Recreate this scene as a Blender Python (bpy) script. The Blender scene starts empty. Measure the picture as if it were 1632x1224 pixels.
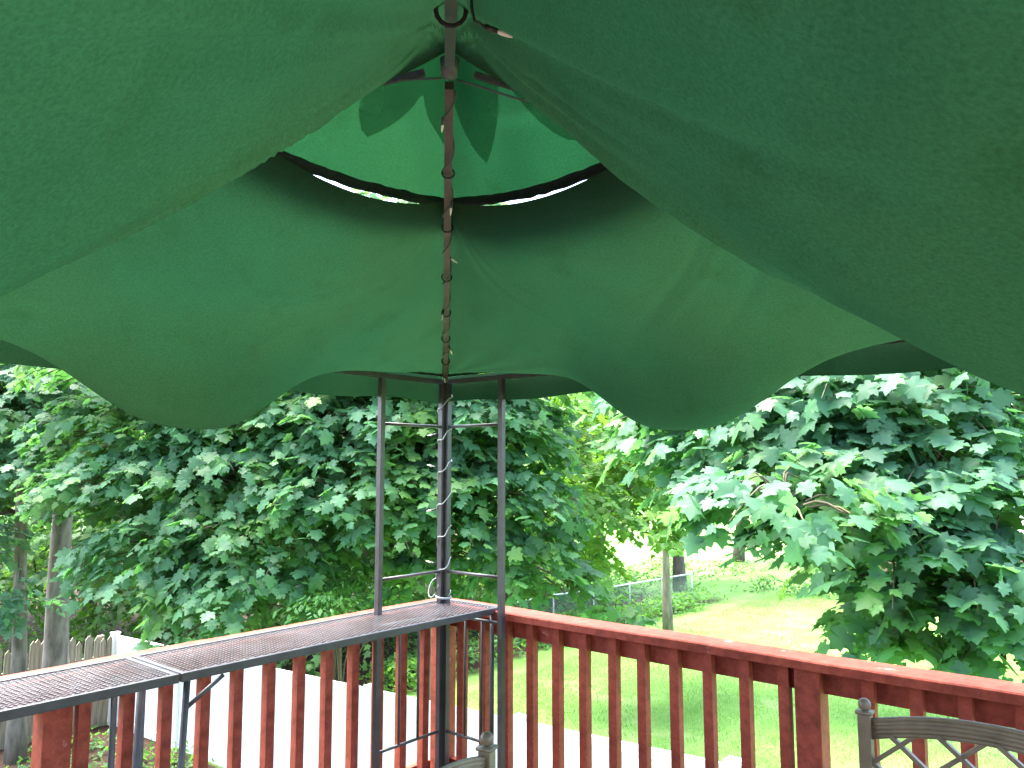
import bpy, bmesh, math, random
import numpy as np
from mathutils import Vector, Matrix
random.seed(7)
rng = np.random.default_rng(11)
R = math.radians
sc = bpy.context.scene
col = sc.collection

# ------------------------------------------------------------------ camera, sky, sun, exposure
# world frame: deck floor z = 0, outer corner of the railing at the origin, one railing run along +X, the other along -Y
FPX, PITCH = 1250.0, R(5.94)
CAM = np.array((3.03, -3.04, 1.64))
CR = np.array((0.766, 0.643, 0.0)); CR /= np.linalg.norm(CR)
CF = np.array((-CR[1], CR[0], 0.0)); CZ = np.array((0, 0, 1.0))
cam_d = bpy.data.cameras.new('camera')
cam_d.sensor_width = 36.0; cam_d.lens = 36.0 * FPX / 1632.0
cam_d.clip_start = 0.02; cam_d.clip_end = 2000
cam = bpy.data.objects.new('camera', cam_d); col.objects.link(cam)
fw = Vector(CF * math.cos(PITCH) + CZ * math.sin(PITCH))
cam.location = CAM.tolist()
cam.rotation_euler = fw.to_track_quat('-Z', 'Y').to_euler()
sc.camera = cam

SUN_EL, SUN_AZ = R(70), R(265)          # azimuth: compass style, clockwise from +Y
world = bpy.data.worlds.new('World'); sc.world = world; world.use_nodes = True
wn = world.node_tree.nodes; wl = world.node_tree.links
bg = wn['Background']
sky = wn.new('ShaderNodeTexSky'); sky.sky_type = 'NISHITA'; sky.sun_disc = False
sky.sun_elevation = SUN_EL; sky.sun_rotation = SUN_AZ
sky.air_density = 1.0; sky.dust_density = 4.0; sky.ozone_density = 1.0
wl.new(sky.outputs[0], bg.inputs[0]); bg.inputs[1].default_value = 0.15
sun_d = bpy.data.lights.new('sun', 'SUN'); sun_d.energy = 1.5; sun_d.angle = R(45); sun_d.color = (1.0, 0.96, 0.9)
sun = bpy.data.objects.new('sun', sun_d); col.objects.link(sun)
to_sun = Vector((math.sin(SUN_AZ) * math.cos(SUN_EL), math.cos(SUN_AZ) * math.cos(SUN_EL), math.sin(SUN_EL)))
sun.rotation_euler = to_sun.to_track_quat('Z', 'Y').to_euler(); sun.location = (0, 0, 30)
sc.view_settings.view_transform = 'Standard'; sc.view_settings.look = 'None'
sc.view_settings.exposure = 3.7; sc.view_settings.gamma = 1.0; sc.view_settings.use_curve_mapping = False
sc.cycles.max_bounces = 10; sc.cycles.transmission_bounces = 6; sc.cycles.diffuse_bounces = 6
sc.cycles.use_denoising = True

def at(px, py, d):
    """world point seen at pixel (of 1632x1224) and horizontal forward distance d"""
    u = (px - 816) / FPX; v = (612 - py) / FPX
    k = d / (math.cos(PITCH) - v * math.sin(PITCH))
    return CAM + CR * (u * k) + CF * d + CZ * (k * (math.sin(PITCH) + v * math.cos(PITCH)))

def project(P):
    P = np.atleast_2d(P) - CAM
    x = P @ CR; f = P @ CF; z = P[:, 2]
    dep = f * math.cos(PITCH) + z * math.sin(PITCH)
    up = -f * math.sin(PITCH) + z * math.cos(PITCH)
    return 816 + FPX * x / dep, 612 - FPX * up / dep, dep

# ------------------------------------------------------------------ helpers
def tag(o, label=None, cat=None, group=None, kind=None):
    if label: o['label'] = label
    if cat: o['category'] = cat
    if group: o['group'] = group
    if kind: o['kind'] = kind
    return o

def empty(name, loc=(0, 0, 0), label=None, cat=None, group=None):
    o = bpy.data.objects.new(name, None); col.objects.link(o); o.location = tuple(loc)
    o.empty_display_size = 0.1
    return tag(o, label, cat, group)

class MB:
    """collects shapes into one mesh"""
    def __init__(s): s.v = []; s.f = []
    def add(s, vs, fs):
        n = len(s.v); s.v += [tuple(map(float, p)) for p in vs]; s.f += [tuple(i + n for i in f) for f in fs]; return s
    def box(s, lo, hi):
        x0, y0, z0 = lo; x1, y1, z1 = hi
        return s.add([(x0,y0,z0),(x1,y0,z0),(x1,y1,z0),(x0,y1,z0),(x0,y0,z1),(x1,y0,z1),(x1,y1,z1),(x0,y1,z1)],
                     [(0,3,2,1),(4,5,6,7),(0,1,5,4),(1,2,6,5),(2,3,7,6),(3,0,4,7)])
    def bar(s, a, b, w, h, up=(0, 0, 1)):
        a = Vector(a); b = Vector(b); d = (b - a).normalized(); up = Vector(up)
        if abs(d.dot(up)) > 0.95: up = Vector((1, 0, 0))
        x = d.cross(up).normalized() * (w / 2); y = x.cross(d).normalized() * (h / 2)
        vs = [a - x - y, a + x - y, a + x + y, a - x + y, b - x - y, b + x - y, b + x + y, b - x + y]
        return s.add(vs, [(0,3,2,1),(4,5,6,7),(0,1,5,4),(1,2,6,5),(2,3,7,6),(3,0,4,7)])
    def tube(s, pts, rad, n=8, cap=True):
        pts = [Vector(p) for p in pts]; m = len(pts)
        if not hasattr(rad, '__len__'): rad = [rad] * m
        vs = []; fs = []; prev = None
        for i, p in enumerate(pts):
            t = (pts[min(i + 1, m - 1)] - pts[max(i - 1, 0)])
            t = t.normalized() if t.length > 1e-9 else Vector((0, 0, 1))
            if prev is None:
                a = Vector((1, 0, 0)) if abs(t.x) < 0.8 else Vector((0, 1, 0))
                x = t.cross(a).normalized()
            else:
                x = (prev - t * prev.dot(t)).normalized()
            prev = x; y = t.cross(x)
            for k in range(n):
                an = 2 * math.pi * k / n
                vs.append(p + (x * math.cos(an) + y * math.sin(an)) * rad[i])
        for i in range(m - 1):
            for k in range(n):
                fs.append((i*n+k, i*n+(k+1)%n, (i+1)*n+(k+1)%n, (i+1)*n+k))
        if cap:
            fs.append(tuple(range(n))[::-1]); fs.append(tuple((m-1)*n + k for k in range(n)))
        return s.add(vs, fs)
    def ball(s, c, r, n=10, m=7, sz=1.0):
        c = Vector(c); vs = []; fs = []
        for j in range(m + 1):
            th = math.pi * j / m
            for k in range(n):
                an = 2 * math.pi * k / n
                vs.append(c + Vector((r*math.sin(th)*math.cos(an), r*math.sin(th)*math.sin(an), r*sz*math.cos(th))))
        for j in range(m):
            for k in range(n):
                fs.append((j*n+k, (j+1)*n+k, (j+1)*n+(k+1)%n, j*n+(k+1)%n))
        return s.add(vs, fs)
    def ring(s, c, axis, R_, r, n=16, m=6):
        c = Vector(c); ax = Vector(axis).normalized()
        a = ax.cross(Vector((0, 0, 1)) if abs(ax.z) < 0.9 else Vector((1, 0, 0))).normalized(); b = ax.cross(a)
        pts = [c + (a * math.cos(2*math.pi*k/n) + b * math.sin(2*math.pi*k/n)) * R_ for k in range(n + 1)]
        return s.tube(pts, r, m, cap=False)
    def mesh(s, name, mat, smooth=False):
        me = bpy.data.meshes.new(name); me.from_pydata(s.v, [], s.f); me.update()
        if mat: me.materials.append(mat)
        if smooth: me.polygons.foreach_set('use_smooth', [True] * len(me.polygons))
        return me
    def build(s, name, mat, parent=None, smooth=False, bevel=0, kind=None):
        o = bpy.data.objects.new(name, s.mesh(name, mat, smooth)); col.objects.link(o)
        if parent: o.parent = parent; o.matrix_parent_inverse = Matrix.Translation(-Vector(parent.location)) if not parent.parent else Matrix.Identity(4)
        if bevel:
            b = o.modifiers.new('bevel', 'BEVEL'); b.width = bevel; b.segments = 2; b.limit_method = 'ANGLE'
        if kind: o['kind'] = kind
        return o

def inst(name, me, parent, loc=(0, 0, 0), rotz=0, local=False):
    """another object on shared mesh data; loc in world unless local"""
    o = bpy.data.objects.new(name, me); col.objects.link(o)
    o.location = loc; o.rotation_euler = (0, 0, rotz)
    if parent:
        o.parent = parent
        if not local: o.matrix_parent_inverse = Matrix.Translation(-Vector(parent.location))
    return o

def np_mesh(name, V, F, mat, smooth=False):
    """V (n,3), F (m,k) arrays"""
    me = bpy.data.meshes.new(name); F = np.asarray(F, dtype=np.int32)
    k = F.shape[1]; me.vertices.add(len(V)); me.vertices.foreach_set('co', np.asarray(V, dtype=np.float32).ravel())
    me.loops.add(F.size); me.loops.foreach_set('vertex_index', F.ravel())
    me.polygons.add(len(F)); me.polygons.foreach_set('loop_start', np.arange(0, F.size, k, dtype=np.int32))
    me.polygons.foreach_set('loop_total', np.full(len(F), k, dtype=np.int32))
    if smooth: me.polygons.foreach_set('use_smooth', np.ones(len(F), dtype=bool))
    me.update(); me.validate()
    if mat: me.materials.append(mat)
    return me

# ------------------------------------------------------------------ materials
class M_:
    def __init__(s, name):
        s.m = bpy.data.materials.new(name); s.m.use_nodes = True; s.n = s.m.node_tree.nodes; s.l = s.m.node_tree.links
        s.b = s.n['Principled BSDF']; s.out = s.n['Material Output']
    def node(s, t, **kw):
        n = s.n.new(t)
        for k, v in kw.items(): setattr(n, k, v)
        return n
    def noise(s, scale, detail=4, rough=0.55, coord='Object', stretch=None):
        tc = s.node('ShaderNodeTexCoord'); nz = s.node('ShaderNodeTexNoise')
        nz.inputs['Scale'].default_value = scale; nz.inputs['Detail'].default_value = detail; nz.inputs['Roughness'].default_value = rough
        src = tc.outputs[coord]
        if stretch:
            mp = s.node('ShaderNodeMapping'); mp.inputs['Scale'].default_value = stretch; s.l.new(src, mp.inputs[0]); src = mp.outputs[0]
        s.l.new(src, nz.inputs['Vector']); return nz.outputs['Fac']
    def ramp(s, fac, stops):
        r = s.node('ShaderNodeValToRGB'); e = r.color_ramp.elements
        while len(e) < len(stops): e.new(0.5)
        for el, (p, c) in zip(e, stops): el.position = p; el.color = (*c, 1) if len(c) == 3 else c
        s.l.new(fac, r.inputs[0]); return r.outputs[0]
    def bump(s, fac, strength=0.3, dist=0.01):
        b = s.node('ShaderNodeBump'); b.inputs['Strength'].default_value = strength; b.inputs['Distance'].default_value = dist
        s.l.new(fac, b.inputs['Height']); s.l.new(b.outputs[0], s.b.inputs['Normal']); return b.outputs[0]
    def mixc(s, a, b, fac, mode='MIX'):
        m = s.node('ShaderNodeMix', data_type='RGBA', blend_type=mode)
        for sock, v in ((m.inputs[6], a), (m.inputs[7], b), (m.inputs[0], fac)):
            if isinstance(v, (int, float)): sock.default_value = v
            elif isinstance(v, tuple): sock.default_value = (*v, 1)
            else: s.l.new(v, sock)
        return m.outputs[2]
    def base(s, c): s.l.new(c, s.b.inputs['Base Color'])

def simple(name, c1, c2, scale=8, rough=0.6, bump=0.15, bscale=40, metal=0.0, stretch=None, spec=0.5):
    m = M_(name); m.base(m.ramp(m.noise(scale, stretch=stretch), [(0.3, c1), (0.72, c2)]))
    m.b.inputs['Roughness'].default_value = rough; m.b.inputs['Metallic'].default_value = metal
    m.b.inputs['Specular IOR Level'].default_value = spec
    if bump: m.bump(m.noise(bscale, 5, stretch=stretch), bump, 0.004)
    return m.m

def leaf_mat(name, dark, light, trans, tfac=0.5, rough=0.48):
    m = M_(name); g = m.node('ShaderNodeNewGeometry'); oi = m.node('ShaderNodeObjectInfo')
    ad = m.node('ShaderNodeMath', operation='ADD'); m.l.new(g.outputs['Random Per Island'], ad.inputs[0]); m.l.new(oi.outputs['Random'], ad.inputs[1])
    fr = m.node('ShaderNodeMath', operation='FRACT'); m.l.new(ad.outputs[0], fr.inputs[0])
    c = m.ramp(fr.outputs[0], [(0.0, dark), (0.85, light), (1.0, tuple(min(1, x * 1.35) for x in light))])
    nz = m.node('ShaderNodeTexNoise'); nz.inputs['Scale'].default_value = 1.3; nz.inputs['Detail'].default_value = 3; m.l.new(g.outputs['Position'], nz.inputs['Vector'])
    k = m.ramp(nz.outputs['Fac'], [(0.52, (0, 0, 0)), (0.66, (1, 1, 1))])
    c = m.mixc(c, m.mixc(c, (1.5, 1.25, 0.55), 1.0, 'MULTIPLY'), k)  # yellow-green patches: the look of backlit leaves put into the colour
    m.base(c); m.b.inputs['Roughness'].default_value = rough; m.b.inputs['Specular IOR Level'].default_value = 0.25
    tr = m.node('ShaderNodeBsdfTranslucent'); m.l.new(m.mixc(trans, c, 0.25), tr.inputs[0])
    mx = m.node('ShaderNodeMixShader'); mx.inputs[0].default_value = tfac
    m.l.new(m.b.outputs[0], mx.inputs[1]); m.l.new(tr.outputs[0], mx.inputs[2]); m.l.new(mx.outputs[0], m.out.inputs[0])
    m.bump(m.noise(60, 3), 0.25, 0.003)
    return m.m

def fabric_mat(name, c1, c2, trans, tfac, weave=700):
    m = M_(name)
    blot = m.ramp(m.noise(1.7, 6, 0.6), [(0.28, c1), (0.7, c2)])
    fine = m.ramp(m.noise(160, 3, 0.7), [(0.3, (0.66,)*3), (0.7, (1.0,)*3)])
    dirt = m.mixc(m.ramp(m.noise(5.5, 8, 0.65), [(0.55, (1, 1, 1)), (0.78, (0.80, 0.78, 0.68))]), m.ramp(m.noise(0.9, 5, 0.6), [(0.40, (1, 1, 1)), (0.62, (1.18, 0.93, 0.86))]), 1.0, 'MULTIPLY')
    c = m.mixc(m.mixc(blot, fine, 1.0, 'MULTIPLY'), dirt, 1.0, 'MULTIPLY')
    d = m.node('ShaderNodeBsdfDiffuse'); m.l.new(c, d.inputs[0])
    tr = m.node('ShaderNodeBsdfTranslucent')
    tcol = m.mixc(m.mixc(m.ramp(m.noise(1.7, 6, 0.6), [(0.28, tuple(x * 0.86 for x in trans)), (0.7, trans)]), fine, 1.0, 'MULTIPLY'), dirt, 1.0, 'MULTIPLY')
    m.l.new(tcol, tr.inputs[0])
    mx = m.node('ShaderNodeMixShader'); mx.inputs[0].default_value = tfac
    m.l.new(d.outputs[0], mx.inputs[1]); m.l.new(tr.outputs[0], mx.inputs[2]); m.l.new(mx.outputs[0], m.out.inputs[0])
    b = m.node('ShaderNodeBump'); b.inputs['Strength'].default_value = 0.25; b.inputs['Distance'].default_value = 0.002
    m.l.new(m.noise(weave * 0.35, 2), b.inputs['Height'])
    m.l.new(b.outputs[0], d.inputs['Normal'])
    return m.m

def red_mat():
    m = M_('red_stained_wood')
    g = m.ramp(m.noise(3.0, 6), [(0.3, (0.21, 0.043, 0.026)), (0.7, (0.33, 0.072, 0.044))])
    grain = m.ramp(m.noise(22, 6, 0.7), [(0.32, (0.55, 0.50, 0.48)), (0.6, (1, 1, 1))])
    worn = m.ramp(m.noise(9, 8, 0.7), [(0.64, (0, 0, 0)), (0.72, (1, 1, 1))])
    c = m.mixc(g, grain, 1.0, 'MULTIPLY'); c = m.mixc(c, (0.40, 0.21, 0.17), worn)
    m.base(c); m.b.inputs['Roughness'].default_value = 0.62; m.b.inputs['Specular IOR Level'].default_value = 0.18; m.bump(m.noise(45, 6), 0.3, 0.003)
    return m.m

RED = red_mat()
METAL = simple('dark_bronze_metal', (0.026, 0.026, 0.029), (0.052, 0.051, 0.056), 14, 0.42, 0.12, 90)
RUSTY = simple('rusty_brown_metal', (0.026, 0.016, 0.016), (0.058, 0.030, 0.029), 20, 0.5, 0.2, 80)
MESHM = simple('mesh_metal', (0.10, 0.085, 0.085), (0.20, 0.19, 0.20), 7, 0.35, 0.1, 60)
FAB = fabric_mat('green_canopy_fabric', (0.018, 0.043, 0.023), (0.023, 0.058, 0.030), (0.0064, 0.031, 0.0122), 0.45)
FABCAP = fabric_mat('green_cap_fabric', (0.018, 0.052, 0.025), (0.022, 0.065, 0.032), (0.005, 0.034, 0.012), 0.6)
FABNET = fabric_mat('sheer_green_netting', (0.012, 0.04, 0.022), (0.018, 0.05, 0.028), (0.006, 0.03, 0.012), 0.5)
_n = FABNET.node_tree; _o = _n.nodes['Material Output']; _src = _o.inputs[0].links[0].from_socket; _t = _n.nodes.new('ShaderNodeBsdfTransparent'); _t.inputs[0].default_value = (0.75, 0.9, 0.8, 1)
_m = _n.nodes.new('ShaderNodeMixShader'); _m.inputs[0].default_value = 0.5; _n.links.new(_src, _m.inputs[1]); _n.links.new(_t.outputs[0], _m.inputs[2]); _n.links.new(_m.outputs[0], _o.inputs[0])
TRIM = simple('black_binding', (0.008, 0.008, 0.009), (0.02, 0.02, 0.02), 60, 0.9, 0.5, 120)
VINYL = simple('white_vinyl', (0.82, 0.82, 0.82), (0.85, 0.85, 0.85), 3, 0.35, 0.0)
WEATHERED = simple('weathered_grey_wood', (0.17, 0.145, 0.10), (0.36, 0.31, 0.225), 5, 0.85, 0.4, 30, stretch=(6, 6, 0.7))
BROWNWOOD = simple('brown_fence_wood', (0.13, 0.085, 0.06), (0.24, 0.16, 0.12), 4, 0.85, 0.4, 30, stretch=(6, 6, 0.7))
BARK = simple('grey_bark', (0.075, 0.065, 0.05), (0.24, 0.215, 0.17), 9, 0.9, 0.9, 26, stretch=(1, 1, 0.3))
BARKD = simple('dark_bark', (0.045, 0.036, 0.028), (0.13, 0.10, 0.075), 9, 0.9, 0.9, 26, stretch=(1, 1, 0.3))
TWIG = simple('twig_bark', (0.05, 0.04, 0.025), (0.12, 0.10, 0.06), 12, 0.8, 0.2, 60)
CHAIRM = simple('taupe_cast_metal', (0.085, 0.066, 0.040), (0.15, 0.12, 0.078), 18, 0.45, 0.3, 70)
GALV = simple('galvanised_steel', (0.42, 0.44, 0.44), (0.56, 0.58, 0.58), 10, 0.45, 0.1, 60, metal=0.4)
MESHG = simple('green_coated_wire', (0.05, 0.14, 0.12), (0.08, 0.2, 0.17), 10, 0.5, 0)
WIRE = simple('clear_light_cable', (0.16, 0.19, 0.20), (0.28, 0.32, 0.34), 20, 0.3, 0)
WIRED = simple('dark_light_cable', (0.010, 0.014, 0.012), (0.02, 0.025, 0.022), 20, 0.5, 0)
BULB = simple('frosted_bulb', (0.62, 0.62, 0.56), (0.75, 0.75, 0.70), 20, 0.25, 0)
DECKW = simple('deck_board_wood', (0.09, 0.05, 0.04), (0.15, 0.08, 0.065), 5, 0.6, 0.3, 40)
LEAF_A = leaf_mat('maple_leaf_deep', (0.044, 0.118, 0.060), (0.082, 0.195, 0.098), (0.17, 0.46, 0.07))
LEAF_B = leaf_mat('maple_leaf_fresh', (0.050, 0.135, 0.032), (0.095, 0.22, 0.050), (0.25, 0.52, 0.03), 0.45)
LEAF_C = leaf_mat('maple_leaf_blue', (0.046, 0.118, 0.072), (0.080, 0.185, 0.112), (0.15, 0.43, 0.08))
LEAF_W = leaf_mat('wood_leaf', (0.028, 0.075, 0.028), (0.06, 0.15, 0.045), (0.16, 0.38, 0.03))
LEAF_S = leaf_mat('shrub_leaf', (0.05, 0.14, 0.045), (0.09, 0.22, 0.07), (0.2, 0.45, 0.05))
GRASSM = leaf_mat('grass_blade', (0.11, 0.26, 0.05), (0.20, 0.36, 0.10), (0.26, 0.52, 0.09), 0.4, 0.6)

# ------------------------------------------------------------------ ground
def gz(X, Y):
    X = np.asarray(X, float); Y = np.asarray(Y, float)
    z = -3.1 + 0.043 * (np.clip(X, -24, 22) + 12.3)
    return z + 0.04 * np.sin(X * 0.55 + 1.0) * np.cos(Y * 0.47) + 0.02 * np.sin(X * 1.7 + Y * 1.3)

def ground_mat():
    m = M_('ground_soil_and_lawn')
    tc = m.node('ShaderNodeTexCoord'); sp = m.node('ShaderNodeSeparateXYZ'); m.l.new(tc.outputs['Object'], sp.inputs[0])
    lawn = m.ramp(m.noise(0.55, 7, 0.6), [(0.3, (0.10, 0.23, 0.045)), (0.55, (0.16, 0.30, 0.075)), (0.75, (0.32, 0.38, 0.17))])
    finel = m.ramp(m.noise(35, 4, 0.7), [(0.3, (0.7, 0.7, 0.65)), (0.7, (1, 1, 1))])
    lawn = m.mixc(lawn, finel, 1.0, 'MULTIPLY')
    soil = m.ramp(m.noise(2.2, 8, 0.7), [(0.3, (0.022, 0.014, 0.010)), (0.55, (0.055, 0.034, 0.025)), (0.75, (0.10, 0.068, 0.05))])
    nz = m.noise(0.9, 5)
    def lin(sock, a, b, wob):
        # ramp 0..1 of coordinate with a wobbling edge
        ad = m.node('ShaderNodeMath', operation='MULTIPLY_ADD'); m.l.new(nz, ad.inputs[0]); ad.inputs[1].default_value = wob; m.l.new(sock, ad.inputs[2])
        mr = m.node('ShaderNodeMapRange'); mr.inputs[1].default_value = a; mr.inputs[2].default_value = b; m.l.new(ad.outputs[0], mr.inputs[0]); return mr.outputs[0]
    fx = lin(sp.outputs['X'], -9.0, -8.5, 1.2)
    fy = lin(sp.outputs['Y'], 23.0, 24.0, 1.2)
    f1 = m.node('ShaderNodeMath', operation='MAXIMUM'); m.l.new(fx, f1.inputs[0]); m.l.new(fy, f1.inputs[1])
    fb = lin(sp.outputs['X'], -3.2, -2.6, 1.5)                       # planting bed on the deck side of the white fence
    fn = lin(sp.outputs['Y'], 3.6, 3.7, 0.0)
    mxn = m.node('ShaderNodeMath', operation='MAXIMUM'); m.l.new(fn, mxn.inputs[0]); m.l.new(fb, mxn.inputs[1])
    f2 = m.node('ShaderNodeMath', operation='MULTIPLY'); m.l.new(f1.outputs[0], f2.inputs[0]); m.l.new(mxn.outputs[0], f2.inputs[1])
    m.base(m.mixc(soil, lawn, f2.outputs[0])); m.b.inputs['Roughness'].default_value = 0.95; m.b.inputs['Specular IOR Level'].default_value = 0.1
    m.bump(m.noise(14, 6, 0.7), 0.6, 0.03)
    return m.m
xs = np.concatenate([np.linspace(-400, -45, 12), np.linspace(-40, 40, 121), np.linspace(45, 400, 12)])
ys = np.concatenate([np.linspace(-400, -45, 12), np.linspace(-40, 60, 151), np.linspace(65, 400, 12)])
GX, GY = np.meshgrid(xs, ys); GZ = gz(GX, GY)
V = np.stack([GX.ravel(), GY.ravel(), GZ.ravel()], 1); nx = len(xs)
ii, jj = np.meshgrid(np.arange(nx - 1), np.arange(len(ys) - 1)); a0 = (jj * nx + ii).ravel()
F = np.stack([a0, a0 + 1, a0 + nx + 1, a0 + nx], 1)
g = bpy.data.objects.new('ground', np_mesh('ground', V, F, ground_mat(), True)); col.objects.link(g); g['kind'] = 'structure'

# ------------------------------------------------------------------ deck floor and railings
deck = empty('deck_floor', (2.5, -2.5, 0)); deck['kind'] = 'structure'
pl = MB().box((0.0, -0.068, -0.03), (6.5, 0.068, 0.0)).mesh('plank', DECKW)
for i in range(44):
    inst('plank', pl, deck, (0.02, -0.09 - i * 0.145, 0))
fr_ = MB()
fr_.box((0.0, -6.45, -0.24), (0.04, 0.0, -0.034)); fr_.box((0.04, -0.04, -0.24), (6.5, 0.0, -0.034))
for k in range(1, 12): fr_.box((0.04 + k * 0.5, -6.4, -0.22), (0.08 + k * 0.5, -0.044, -0.034))
fr_.build('joist_frame', DECKW, deck)
sup = MB().box((-0.07, -0.07, -3.4), (0.07, 0.07, -0.25)).mesh('support_post', DECKW)
for x, y in ((0.12, -0.12), (3.2, -0.12), (6.3, -0.12), (0.12, -3.2), (0.12, -6.2)): inst('support_post', sup, deck, (x, y, 0))

CAPZ = 0.946
def railing(along_x, label, length, posts, first, pitch, skip):
    root = empty('deck_railing', (0.06, -0.06, 0) if along_x else (0.06, -0.3, 0), label, 'railing')
    def T(s, t, z): return (s, -t, z) if along_x else (t, -s, z)      # s along the run, t inwards from the outer edge
    def bx(mb, s0, s1, t0, t1, z0, z1):
        p, q = T(s0, t0, z0), T(s1, t1, z1)
        return mb.box(tuple(min(a, b) for a, b in zip(p, q)), tuple(max(a, b) for a, b in zip(p, q)))
    s0 = 0.0 if along_x else 0.143
    # weathered cap board with a slightly uneven edge
    mb = MB(); n = 60; sec = []
    for i in range(n + 1):
        s = s0 + (length - s0) * i / n
        w0 = 0.0015 * math.sin(i * 1.7) + random.uniform(-.0012, .0012); w1 = random.uniform(-.0016, .0016) + 0.002 * math.sin(i * 0.6)
        zz = 0.0015 * math.sin(i * 0.5) + random.uniform(-.0006, .0006)
        sec.append([T(s, w0 + 0.004, CAPZ + zz), T(s, 0.136 + w1, CAPZ + zz - 0.001), T(s, 0.14 + w1, CAPZ + zz - 0.006), T(s, 0.14 + w1, CAPZ - 0.036), T(s, w0, CAPZ - 0.036), T(s, w0, CAPZ + zz - 0.005)])
    vs = [p for c in sec for p in c]; m = 6
    fs = [(i*m+k, i*m+(k+1)%m, (i+1)*m+(k+1)%m, (i+1)*m+k) for i in range(n) for k in range(m)] + [tuple(range(m))[::-1], tuple(n*m+k for k in range(m))]
    if along_x: fs = [f[::-1] for f in fs]
    mb.add(vs, fs); mb.build('cap_rail', RED, root)
    bx(MB(), s0 + (0.02 if along_x else 0.0), length, 0.024, 0.062, CAPZ - 0.128, CAPZ - 0.0365).build('sub_rail', RED, root, bevel=0.003)
    bx(MB(), s0 + (0.02 if along_x else 0.0), length, 0.024, 0.062, 0.075, 0.165).build('bottom_rail', RED, root, bevel=0.003)
    for p in posts: bx(MB(), p - 0.046, p + 0.046, 0.018, 0.110, -0.25, CAPZ - 0.0365).build('post', RED, root, bevel=0.004)
    bal = MB(); bx(bal, -0.020, 0.020, 0.0625, 0.1015, 0.05, CAPZ - 0.037); bm = bal.mesh('baluster', RED)
    s = first
    while s < length - 0.05:
        if all(abs(s - p) > 0.072 for p in posts):
            o = inst('baluster', bm, root, T(s, 0, 0)); o.rotation_euler = (R(random.uniform(-.3, .3)), R(random.uniform(-.3, .3)), R(random.uniform(-1.5, 1.5)))
        s += pitch
    return root
RIGHT_POSTS = (0.068, 1.96, 3.8); LEFT_POSTS = (1.925, 3.8)
railing(True, 'red stained wooden deck railing running behind the arched chair to the deck corner', 5.6, RIGHT_POSTS, 0.22, 0.150, 0)
railing(False, 'red stained wooden deck railing running under the black mesh shelf tops', 5.6, LEFT_POSTS, 0.22, 0.147, 0)

# ------------------------------------------------------------------ house the deck is built onto, unseen; added to block sky and sun
SIDING = simple('grey_siding', (0.30, 0.30, 0.28), (0.36, 0.36, 0.34), 2, 0.6, 0.1, 30)
SHINGLE = simple('roof_shingle', (0.06, 0.055, 0.05), (0.11, 0.10, 0.095), 12, 0.9, 0.5, 40)
house = empty('house', (6.0, -11.0, -2.6), 'unseen grey sided house the deck is built onto, added to block light', 'house')
HX0, HX1, HY0, HY1, HZ0, HZ1 = -1.2, 14.0, -15.0, -6.62, -3.2, 3.6
MB().box((HX0, HY0, HZ0), (HX1, HY1, HZ1)).build('wall', SIDING, house)
z = HZ0 + 0.1
while z < HZ1 - 0.1:
    MB().add([(HX0, HY1 + 0.002, z), (HX1, HY1 + 0.002, z), (HX1, HY1 + 0.018, z), (HX0, HY1 + 0.018, z), (HX0, HY1 + 0.002, z + 0.148), (HX1, HY1 + 0.002, z + 0.148)],
             [(0,1,2,3),(3,2,5,4),(0,3,4),(1,5,2)]).build('siding_board', SIDING, house); z += 0.15
rf = MB(); ym = (HY0 + HY1) / 2
rf.add([(HX0-.3, HY1+.4, HZ1-.08), (HX1+.3, HY1+.4, HZ1-.08), (HX1+.3, ym, HZ1+2.0), (HX0-.3, ym, HZ1+2.0), (HX1+.3, HY0-.4, HZ1-.08), (HX0-.3, HY0-.4, HZ1-.08)], [(0,1,2,3),(3,2,4,5),(0,3,5),(1,4,2),(0,5,4,1)])
rf.build('roof', SHINGLE, house)
MB().box((2.6, HY1 + 0.02, 0.02), (4.4, HY1 + 0.06, 2.12)).build('door', VINYL, house)
DGLASS = simple('dark_glass', (0.02, 0.025, 0.03), (0.03, 0.035, 0.04), 1, 0.08, 0)
MB().box((2.72, HY1 + 0.061, 0.2), (3.46, HY1 + 0.068, 2.02)).build('pane', DGLASS, house); MB().box((3.54, HY1 + 0.061, 0.2), (4.28, HY1 + 0.068, 2.02)).build('pane', DGLASS, house)

# ------------------------------------------------------------------ gazebo
gazebo = empty('gazebo', (1.67, -1.67, 0), 'dark metal corner gazebo with sagging green fabric canopy and vented top', 'gazebo')
G0, G1 = 0.17, 3.17
EAVE, HUBZ = 2.08, 2.66
HUB = Vector((1.67, -1.67, HUBZ))
CORN = {'B': Vector((G0, -G0, EAVE)), 'R': Vector((G1, -G0, EAVE)), 'N': Vector((G1, -G1, EAVE)), 'L': Vector((G0, -G1, EAVE))}
sq = 0.026
up_me = MB().box((-sq/2, -sq/2, 0), (sq/2, sq/2, EAVE - 0.015)).mesh('upright', METAL)
def leg_panels(c, ex, ey, wx, wy):
    """two ladder panels meeting at corner c; ex, ey point inwards along the two sides"""
    c = Vector((c.x, c.y, 0)); off = 0.022
    for e, o_, w in ((ex, ey, wx), (ey, ex, wy)):
        e = Vector(e); o_ = Vector(o_)
        p0 = c + e * off; p1 = c + e * (w)
        inst('upright', up_me, gazebo, p0); inst('upright', up_me, gazebo, p1)
        for z in (0.12, 0.34, 0.90, 1.112, 1.838):
            MB().tube([p0 + Vector((0, 0, z)), p1 + Vector((0, 0, z))], 0.0075, 8).build('crossbar', METAL, gazebo, True)
        for t in (0.36, 0.66):
            q = p0.lerp(p1, t)
            MB().tube([q + Vector((0, 0, 0.34)), q + Vector((0, 0, 0.90))], 0.0065, 6).build('rod', METAL, gazebo, True)
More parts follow.
